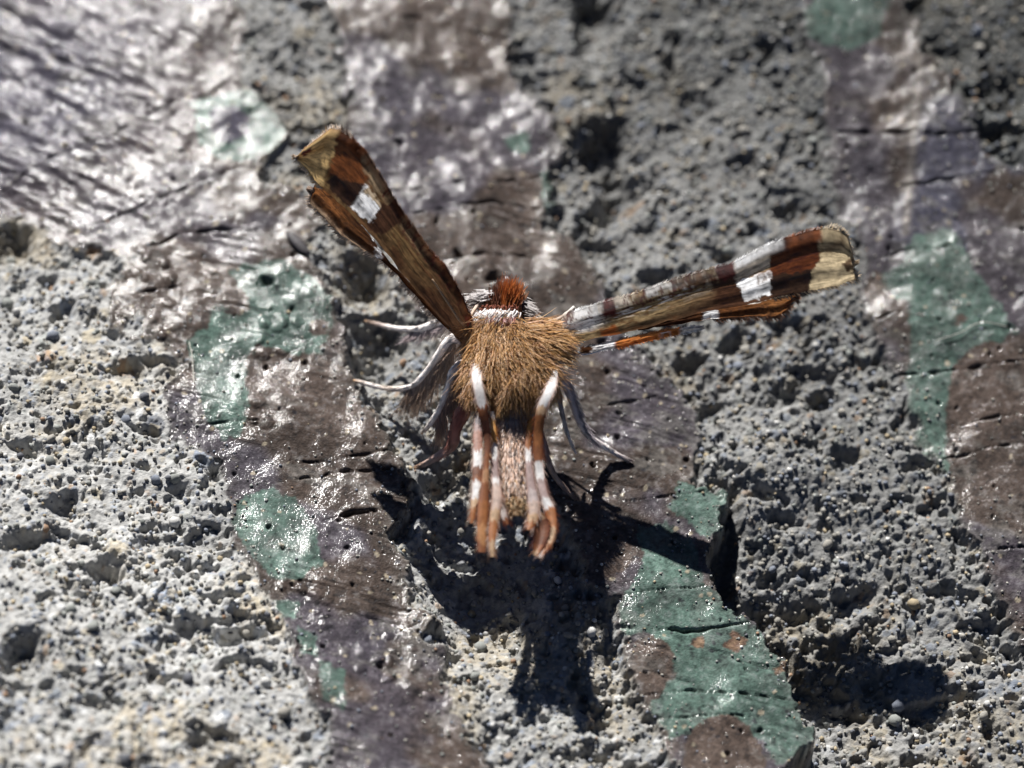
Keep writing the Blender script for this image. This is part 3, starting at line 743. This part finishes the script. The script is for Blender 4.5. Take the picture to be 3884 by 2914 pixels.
def paint_r(x, y, s, t):
    c = np.ones(x.shape + (3,)) * OL
    c = mix(c, np.ones_like(c) * DB * 1.6, sstep(2450, 2760, x) * sstep(.15, .7, t) * .9)
    c = mix(c, np.ones_like(c) * DB, sstep(.62, .95, t) * sstep(2230, 2330, x) * .85)
    c = mix(c, np.ones_like(c) * RB, streak(c, s, t, 60, 9, 4, .7, .12) * sstep(2900, 2200, x))
    c = mix(c, np.ones_like(c) * WT_ * .95, sstep(2330, 2230, x + 60 * (t - .3)) * sstep(.75, .45, t))
    c = mix(c, np.ones_like(c) * np.array((.62, .55, .46)), sstep(.16, .04, t) * .9 * sstep(-.25, .15, fbm(s * 40, t * 6, 3, 6)))
    c = mix(c, np.ones_like(c) * WT_ * .9, streak(c, s, t, 26, 16, 7, .75, .02) * sstep(.62, .2, t) * sstep(2760, 2500, x))
    c = mix(c, np.ones_like(c) * MA, streak(c, s, t, 90, 14, 2, .85, .14) * sstep(.5, .2, t))
    c = block(c, x, y, [(2278, 1250), (2340, 1232), (2346, 1268), (2290, 1285)], RU * .7)
    c = block(c, x, y, [(2280, 1172), (2338, 1156), (2342, 1192), (2288, 1206)], MA, 6)
    c = block(c, x, y, [(2560, 1090), (2710, 1052), (2715, 1066), (2570, 1104)], RB, 3, .8)
    c = block(c, x, y, [(2715, 1030), (2780, 1010), (2800, 1060), (2726, 1084)], MA)
    c = block(c, x, y, [(2700, 1075), (2800, 1050), (2840, 1160), (2720, 1180)], DB, 8)
    c = block(c, x, y, [(2794, 1070), (2922, 1030), (2922, 1112), (2826, 1140)], WT_, 3)
    c = block(c, x, y, [(2785, 1034), (2922, 960), (2922, 1012), (2800, 1060)], (.62, .54, .44), 5, .8)
    for k in range(3):                                    # a comb of dark scales along the outer side of the white patch
        c = block(c, x, y, [(2872 + 17 * k, 1052 - 4 * k), (2884 + 17 * k, 1044 - 4 * k), (2886 + 17 * k, 1084 - 12 * k), (2876 + 17 * k, 1090 - 12 * k)], DB * 2, 4, .75)
    c = block(c, x, y, [(2868, 1040), (2922, 1022), (2922, 1040), (2872, 1056)], DB * 3, 5, .5)
    c = block(c, x, y, [(2922, 940), (3100, 890), (3112, 1000), (3074, 1045), (2922, 1060)], (0.085, 0.025, 0.010), 5)
    c = block(c, x, y, [(2922, 1048), (3075, 1030), (3078, 1110), (2922, 1140)], (0.026, 0.014, 0.009), 5)
    c = block(c, x, y, [(3112, 880), (3280, 860), (3280, 1120), (3074, 1120), (3076, 1036), (3112, 985)], BG, 4)
    c = block(c, x, y, [(3120, 935), (3190, 910), (3200, 930), (3130, 965)], RB, 6, .5)
    c = block(c, x, y, [(3195, 1005), (3235, 985), (3245, 1030), (3215, 1030)], DB, 5, .9)
    c = mix(c, np.ones_like(c) * RU, sstep(.13, .05, t) * sstep(2980, 3010, x) * sstep(3130, 3110, x))
    c = mix(c, np.ones_like(c) * WT_, sstep(.10, .03, t) * sstep(2780, 2800, x) * sstep(2985, 2965, x))
    return c * (0.88 + .24 * fbm(s * 120, t * 20, 2, 3) + .06)[..., None]

upR = [(2118, 1262), (2155, 1222), (2277, 1183), (2430, 1138), (2584, 1086), (2720, 1046), (2780, 1030), (2860, 990), (2920, 960), (3010, 926), (3080, 903), (3140, 897), (3190, 906), (3222, 932), (3236, 985)]
loR = [(2135, 1300), (2222, 1290), (2343, 1268), (2470, 1237), (2600, 1200), (2720, 1172), (2840, 1152), (2920, 1132), (3085, 1097), (3180, 1080), (3243, 1056), (3240, 1010)]
BR = P(2130, 1275, .43); TR = P(3200, 985, .86)
CH = norm(.13 * CR + .84 * CU - .80 * fwd)
def curlR(s, t): return -0.05 * np.clip(.16 - t, 0, 1) ** 2 / .0256
fw_r, XR, cR, nR = wing('forewing', upR, loR, BR, TR, CH, paint_r, M_wing, moth, relief=curlR)

def paint_r2(x, y, s, t):
    c = np.ones(x.shape + (3,)) * np.array((0.115, 0.045, 0.016))
    c = mix(c, np.ones_like(c) * np.array((.24, .10, .034)), sstep(2840, 2960, x) * .8)
    c = mix(c, np.ones_like(c) * DB, sstep(2700, 2560, x) * .9)
    c = block(c, x, y, [(2660, 1190), (2722, 1180), (2726, 1216), (2662, 1222)], WT_, 3)
    c = block(c, x, y, [(2740, 1150), (2850, 1140), (2850, 1156), (2750, 1190)], RB, 5)
    c = block(c, x, y, [(2832, 1146), (2925, 1128), (2915, 1142), (2840, 1162)], (.75, .70, .62), 3)
    c = mix(c, np.ones_like(c) * DB * 1.5, streak(c, s, t, 40, 8, 5, .7, .15))
    return c
lobe_r, XR2, cR2, _ = wing('lobe', [(2420, 1236), (2600, 1196), (2720, 1166), (2840, 1145), (2930, 1122), (3027, 1108), (3015, 1140)], [(2420, 1262), (2560, 1240), (2660, 1222), (2723, 1216), (2849, 1207), (2944, 1206), (2985, 1182), (3005, 1150)], BR, TR, CH, paint_r2, M_wing, fw_r, 150, 24, lift=-0.012)

def paint_r3(x, y, s, t):
    c = np.ones(x.shape + (3,)) * np.array((0.62, 0.22, 0.06))
    c = mix(c, np.ones_like(c) * WT_, np.maximum(sstep(2340, 2325, x), sstep(2570, 2585, x)) * .95)
    c = block(c, x, y, [(2200, 1300), (2240, 1296), (2245, 1330), (2200, 1335)], RB, 4)
    c = block(c, x, y, [(2500, 1258), (2540, 1246), (2545, 1256), (2510, 1270)], WT_, 3, .8)
    return c * (.9 + .5 * fbm(s * 60, t * 6, 3, 2))[..., None]
chord_flat = norm(np.array([0.1, .80, .20]))
edge_r, XR3, cR3, _ = wing('lobe', [(2190, 1308), (2245, 1300), (2356, 1277), (2470, 1248), (2571, 1232), (2668, 1226)], [(2190, 1330), (2245, 1328), (2356, 1308), (2470, 1282), (2571, 1258), (2672, 1236)], BR, TR, CH, paint_r3, M_wing, fw_r, 90, 14, lift=0.012)

def paint_l(x, y, s, t):
    c = np.ones(x.shape + (3,)) * np.array((0.145, 0.088, 0.038))
    c = mix(c, np.ones_like(c) * RB, streak(c, s, t, 14, 5, 4, .6, .0))
    c = mix(c, np.ones_like(c) * DB * 1.3, sstep(.5, .9, t) * .6 * sstep(1300, 1420, x))
    c = mix(c, np.ones_like(c) * DB * 1.3, sstep(1480, 1740, x) * .8)
    c = mix(c, np.ones_like(c) * (.28, .19, .11), sstep(.24, .05, t) * .8 * sstep(1640, 1560, x))
    c = mix(c, np.ones_like(c) * MA, streak(c, s, t, 90, 14, 2, .8, .15) * sstep(.35, .1, t))
    c = block(c, x, y, [(1395, 830), (1460, 760), (1530, 800), (1520, 850), (1450, 890), (1400, 870)], DB * 1.2, 4)
    c = block(c, x, y, [(1325, 780), (1362, 720), (1400, 745), (1440, 790), (1405, 842)], WT_, 3)
    c = block(c, x, y, [(1380, 730), (1396, 704), (1452, 775), (1440, 790)], (.48, .37, .25), 3)
    c = block(c, x, y, [(1364, 716), (1384, 696), (1400, 704), (1372, 726)], WT_, 3)
    c = block(c, x, y, [(1235, 690), (1265, 655), (1385, 705), (1330, 790), (1300, 770)], (0.03, 0.014, 0.009), 6)
    c = block(c, x, y, [(1270, 500), (1340, 520), (1420, 660), (1375, 705), (1245, 662), (1275, 560)], (0.13, 0.042, 0.014), 5)
    c = block(c, x, y, [(1365, 590), (1400, 600), (1470, 720), (1420, 720)], (.36, .26, .16), 5, .8)
    c = block(c, x, y, [(1100, 600), (1240, 470), (1280, 490), (1272, 570), (1240, 640), (1230, 700), (1190, 700)], (.56, .38, .17), 4)
    c = block(c, x, y, [(1142, 585), (1176, 555), (1184, 570), (1150, 600)], MA, 4)
    c = mix(c, np.ones_like(c) * RU * .8, sstep(.05, .0, t) * .5)
    return c
upL = [(1792, 1262), (1741, 1140), (1678, 1026), (1597, 938), (1511, 816), (1452, 716), (1407, 644), (1371, 590), (1325, 540), (1276, 504), (1240, 498), (1194, 536), (1140, 576), (1124, 594)]
loL = [(1762, 1315), (1655, 1190), (1560, 1080), (1470, 962), (1400, 880), (1322, 800), (1258, 738), (1205, 694), (1176, 656), (1145, 621), (1126, 600)]
BL = P(1775, 1275, .43); TL = P(1210, 560, .86)
CHL = norm(.10 * CR + .10 * CU - .16 * fwd)
def curlL(s, t): return -0.03 * np.clip(.10 - t, 0, 1) ** 2 / .01
fw_l, XL, cL, nL = wing('forewing', upL, loL, BL, TL, CHL, paint_l, M_wing, moth, relief=curlL)
def paint_l2(x, y, s, t):
    c = np.ones(x.shape + (3,)) * np.array((0.09, 0.036, 0.014))
    c = mix(c, np.ones_like(c) * np.array((.26, .10, .033)), sstep(1340, 1230, x) * sstep(.0, .6, 1 - np.abs(t - .35) * 1.6))
    c = mix(c, np.ones_like(c) * np.array((.42, .30, .20)), sstep(.72, .95, t) * sstep(1480, 1300, x) * .8)
    c = block(c, x, y, [(1395, 885), (1430, 885), (1432, 920), (1405, 918)], WT_, 3)
    c = block(c, x, y, [(1408, 945), (1440, 935), (1446, 985), (1415, 990)], WT_, 3)
    c = mix(c, np.ones_like(c) * DB * 1.3, streak(c, s, t, 40, 8, 5, .7, .12))
    return c
lobe_l, XL2, cL2, _ = wing('lobe', [(1772, 1290), (1600, 1130), (1480, 1010), (1400, 900), (1330, 820), (1270, 750), (1222, 700), (1198, 688), (1180, 720)], [(1770, 1335), (1640, 1208), (1565, 1123), (1497, 1046), (1434, 992), (1362, 948), (1289, 900), (1226, 832), (1190, 800), (1168, 776), (1172, 745)], BL, TL, CHL, paint_l2, M_wing, fw_l, 170, 26, lift=-0.014)

def fringe(name, X, c, rows, n, parent, ln, mat=M_fur, tipdir=None, white=None, colr=None):
    """short scale hairs along a wing's margins"""
    it = []
    nu, nv = X.shape[:2]
    for _ in range(n):
        kind, i0, i1, j = rows[int(nz.integers(len(rows)))]
        i = int(nz.integers(i0, i1))
        if kind == 'u':
            p = X[i, j]; inner = X[i, j + (4 if j < nv / 2 else -4)]; al = norm(X[min(i + 4, nu - 1), j] - X[max(i - 4, 0), j])
            cc_ = c[i, j]
        else:
            p = X[nu - 1, i % nv]; inner = X[nu - 12, i % nv]; al = norm(p - X[nu - 30, i % nv]); cc_ = c[nu - 1, i % nv]
        dr = norm(p - inner) * .8 + al * .7 + nz.normal(size=3) * .15
        k = np.array(colr if colr is not None and nz.random() < .7 else cc_) * nz.uniform(.7, 1.2)
        it.append((p - dr * .004, dr, dr + nz.normal(size=3) * .15, ln * nz.uniform(.5, 1.2), .0022, k, k * 1.05))
    return strands(name, it, mat, parent, 4)
fringe('fringe', XR, cR, [('v', 0, 44, 0), ('u', 150, 219, -1), ('u', 195, 219, 0)], 500, fw_r, .028, colr=(.55, .42, .28))
fringe('fringe', XR, cR, [('u', 8, 205, 0)], 700, fw_r, .016)
fringe('fringe', XR2, cR2, [('u', 70, 149, -1), ('v', 0, 24, 0), ('u', 130, 149, 0)], 700, lobe_r, .034, colr=(.30, .12, .05))
fringe('fringe', XL, cL, [('u', 170, 219, 0), ('u', 185, 219, -1), ('v', 0, 44, 0)], 500, fw_l, .024, colr=(.62, .5, .4))
fringe('fringe', XL, cL, [('u', 8, 185, 0)], 600, fw_l, .014)
fringe('fringe', XL2, cL2, [('u', 30, 169, -1), ('v', 0, 26, 0)], 800, lobe_l, .028, colr=(.62, .48, .38))
fringe('fringe', XR3, cR3, [('u', 4, 88, -1), ('u', 4, 88, 0)], 300, edge_r, .016)

# ---- hindwings: narrow banded plumes hanging down each side of the abdomen
def plume(name, path, widths, stops, parent, fr=160, curl=0.22, n=150, nv=14, tw=0.0, fcol=None):
    path = np.array(path, float)
    pts = catmull(np.array([P(*q) for q in path]), n)
    wv = catmull(np.array([(w, 0, 0) for w in widths]), n)[:, 0] / 1000
    T = np.gradient(pts, axis=0); T /= np.linalg.norm(T, axis=1)[:, None]
    view = norm(np.array([0, 0, 1.0]) + 0.35 * SUN - 0.15 * fwd)
    S = np.cross(T, view); S /= np.linalg.norm(S, axis=1)[:, None]
    Nn = np.cross(S, T)
    if tw:
        a = np.linspace(0, tw, n)[:, None]; S, Nn = S * np.cos(a) + Nn * np.sin(a), Nn * np.cos(a) - S * np.sin(a)
    q = np.linspace(-1, 1, nv)
    wv = wv * (1 + .10 * fbm(np.linspace(0, 14, n), np.zeros(n) + len(path), 3, 1))
    X = pts[:, None] + S[:, None] * (q[None, :, None] * wv[:, None, None]) - Nn[:, None] * ((q ** 2)[None, :, None] * (wv * curl)[:, None, None])
    yy = (np.interp(np.linspace(0, 1, n), np.linspace(0, 1, len(path)), path[:, 1]))[:, None] + 11 * fbm(q[None] * 3.5 + 0 * wv[:, None], np.linspace(0, 9, n)[:, None] + 0 * q[None], 3, 2) * 2
    ys = [s[0] for s in stops]
    c = np.zeros((n, nv, 3))
    for k in range(len(stops)):
        m = sstep(ys[k] - 5, ys[k] + 5, yy) if k else np.ones_like(yy)
        c = mix(c, np.ones_like(c) * np.array(stops[k][1]), m)
    c = c * (.9 + .3 * fbm(np.linspace(0, 40, n)[:, None] + 0 * q[None], q[None] * 2 + 0 * wv[:, None], 3, 4))[..., None]
    c = mix(c, c * np.array([.62, .42, .34]), (np.abs(q) ** 4)[None] * np.ones_like(yy) * .9)
    c = np.clip(c * (1.04 + .22 * fbm(np.linspace(0, 60, n)[:, None] + 0 * q[None], q[None] * 5 + 0 * wv[:, None], 3, 6, .7))[..., None], .02, .96)
    o = mesh_obj(name, X.reshape(-1, 3), grid_faces(n, nv), c.reshape(-1, 3), M_hind, parent)
    it = []
    for _ in range(int(fr * .7)):
        i = int(nz.integers(3, n - 2)); s = int(nz.choice([0, nv - 1])); sg = -1 if s == 0 else 1
        k = (np.array(fcol) if fcol is not None and nz.random() < .5 else c[i, s]) * nz.uniform(.7, 1.15)
        d = S[i] * sg * .5 + T[i] + nz.normal(size=3) * .15
        it.append((X[i, s], d, d + T[i] * .5, nz.uniform(.012, .032), .0016, k, k))
    strands('fringe', it, M_fur, o, 4)
    return o
OR = (0.42, 0.165, 0.06); OB = (0.30, 0.115, 0.05); MV = (0.46, 0.34, 0.32); TN = (0.62, 0.42, 0.26); W1 = (0.93, 0.90, 0.88); PKT = (0.66, 0.50, 0.42); BN = (0.22, 0.09, 0.05)
hl = plume('hindwing', [(1806, 1335, .44), (1809, 1430, .535), (1830, 1545, .51), (1848, 1660, .45), (1842, 1800, .42), (1832, 1950, .395), (1828, 2095, .37)], [6, 19, 19, 11, 11, 20, 15], [(0, W1), (1540, OB), (1600, BN), (1720, OB), (1780, (.55, .30, .16)), (1830, OB), (1900, OR), (1990, (.58, .28, .12)), (2060, OB)], moth, 320, tw=.2, fcol=(.6, .4, .25))
plume('lobe', [(1815, 1560, .42), (1812, 1640, .415), (1812, 1740, .41), (1808, 1850, .40), (1796, 1930, .39), (1788, 1985, .38)], [10, 16, 18, 16, 11, 6], [(0, (.5, .45, .46)), (1610, MV), (1640, (.5, .28, .22)), (1708, W1), (1772, BN), (1800, OB), (1818, W1), (1890, TN), (1925, OR)], hl, 420, fcol=(.5, .42, .34))
plume('lobe', [(1868, 1560, .435), (1872, 1640, .43), (1875, 1720, .42), (1878, 1800, .41), (1885, 1880, .405), (1872, 1980, .39), (1866, 2060, .38), (1868, 2112, .37)], [8, 11, 13, 13, 18, 16, 11, 6], [(0, W1), (1590, (.62, .32, .10)), (1690, W1), (1738, MV), (1815, W1), (1835, PKT), (1930, TN), (1975, OR), (2050, TN)], hl, 300, fcol=PKT)
plume('lobe', [(1888, 1850, .40), (1896, 1900, .395), (1908, 1950, .39), (1926, 1990, .38)], [8, 13, 15, 4], [(0, PKT), (1920, (.7, .6, .55)), (1965, OB)], hl, 90)
hr = plume('hindwing', [(2112, 1385, .44), (2090, 1465, .535), (2054, 1550, .51), (2040, 1660, .45), (2044, 1780, .41), (2060, 1870, .40), (2088, 1940, .392), (2094, 2010, .385), (2074, 2070, .376), (2042, 2114, .365)], [6, 19, 19, 18, 18, 17, 18, 14, 11, 6], [(0, W1), (1548, TN), (1580, OR), (1690, OB), (1752, W1), (1815, MV), (1885, W1), (1925, OR), (2000, TN), (2060, OR), (2095, W1)], moth, 320, tw=-.25)
plume('lobe', [(2030, 1540, .435), (2008, 1630, .43), (2003, 1720, .42), (2012, 1820, .41), (2024, 1910, .40), (2018, 1975, .39), (2003, 2010, .385)], [8, 11, 12, 15, 21, 17, 6], [(0, W1), (1580, (.62, .32, .10)), (1640, OR), (1700, W1), (1750, MV), (1850, (.6, .5, .48)), (1900, PKT), (1945, TN), (1980, OR)], hr, 280, fcol=PKT)
plume('lobe', [(2036, 1950, .385), (2052, 2000, .375), (2048, 2050, .368), (2030, 2108, .36)], [18, 28, 24, 8], [(0, TN), (1975, BN), (2030, (.16, .06, .03)), (2070, OB), (2095, TN)], hr, 60, curl=-.5)
tube('bristle', [(2130, 1335, .42), (2190, 1346, .42), (2245, 1340, .425), (2300, 1322, .43)], [.004, .003, .0015], [(.75, .75, .78), (.75, .75, .78)], M_leg, fw_r)

# fur cuffs at the wing roots
items = []
for _ in range(2600):
    right = nz.random() < .7
    if right:
        u = nz.random(); px = 1990 + 135 * u; w = 60 + 5 * nz.normal() - 8 * u
        py = 1272 + 12 * u + nz.uniform(-w, w); p = P(px, py, .53 - .05 * u + nz.uniform(-.05, .0) - abs(py - 1280) / 1500)
        d = CR * .9 + CU * ((1285 - py) / 190.0 - .25) - fwd * .12 + nz.normal(size=3) * .12
        e = d + CU * -.25 + nz.normal(size=3) * .2
    else:
        p = P(nz.uniform(1785, 1850), nz.uniform(1215, 1330), nz.uniform(.44, .49)); d = -CR * .25 - CU * .8 + nz.normal(size=3) * .15; e = d + nz.normal(size=3) * .2
    c = GOLD[int(nz.integers(5))] * nz.uniform(.75, 1.2)
    items.append((p, d, e, nz.uniform(.05, .10), nz.uniform(.0016, .0026), c * .9, c * 1.15))
strands('shoulder_fur', items, M_fur, body, 4)

# ------------------------------------------------------------------ small loose things on the stone
def on(px, py, up=0.0):
    p = P(px, py); return np.array([p[0], p[1], zat(p[0], p[1]) + up])
M_seed = attr_mat('seed_coat', 0.6, 0.3, 50, .3, 120, .4, .004)
p0 = on(1130, 925, .008)
axs = norm(P(1185, 985) - P(1080, 870)); sdv = norm(np.cross(axs, [0, 0, 1.0]))
seed = blob('seed_husk', p0, (axs, sdv, np.array([0, 0, 1.0])), (.070, .022, .014), (0.06, 0.055, 0.058), M_seed, None, 16, 10, .03)
seed['label'] = 'small dark oval seed husk lying on the coating below the tall forewing tip'; seed['category'] = 'seed husk'
def fibre(path, label, c):
    pts = np.array([on(x, y, .012) for x, y in path]); n = 30; pts = catmull(pts, n)
    v, f, _ = loft(pts, np.full(n, .0017), np.full(n, .0017), 6, np.array([.2, .1, .97]))
    o = mesh_obj('fibre', v, f, np.ones((len(v), 3)) * np.array(c), M_leg)
    o['label'] = label; o['category'] = 'fibre'; return o
fibre([(718, 1285), (730, 1340), (734, 1400), (736, 1445)], 'pale straight fibre lying on the large green blotch', (.6, .58, .5))
fibre([(3520, 1365), (3600, 1350), (3680, 1320), (3780, 1335)], 'pale bent fibre lying across the purple grey and green coating strip', (.5, .48, .42))
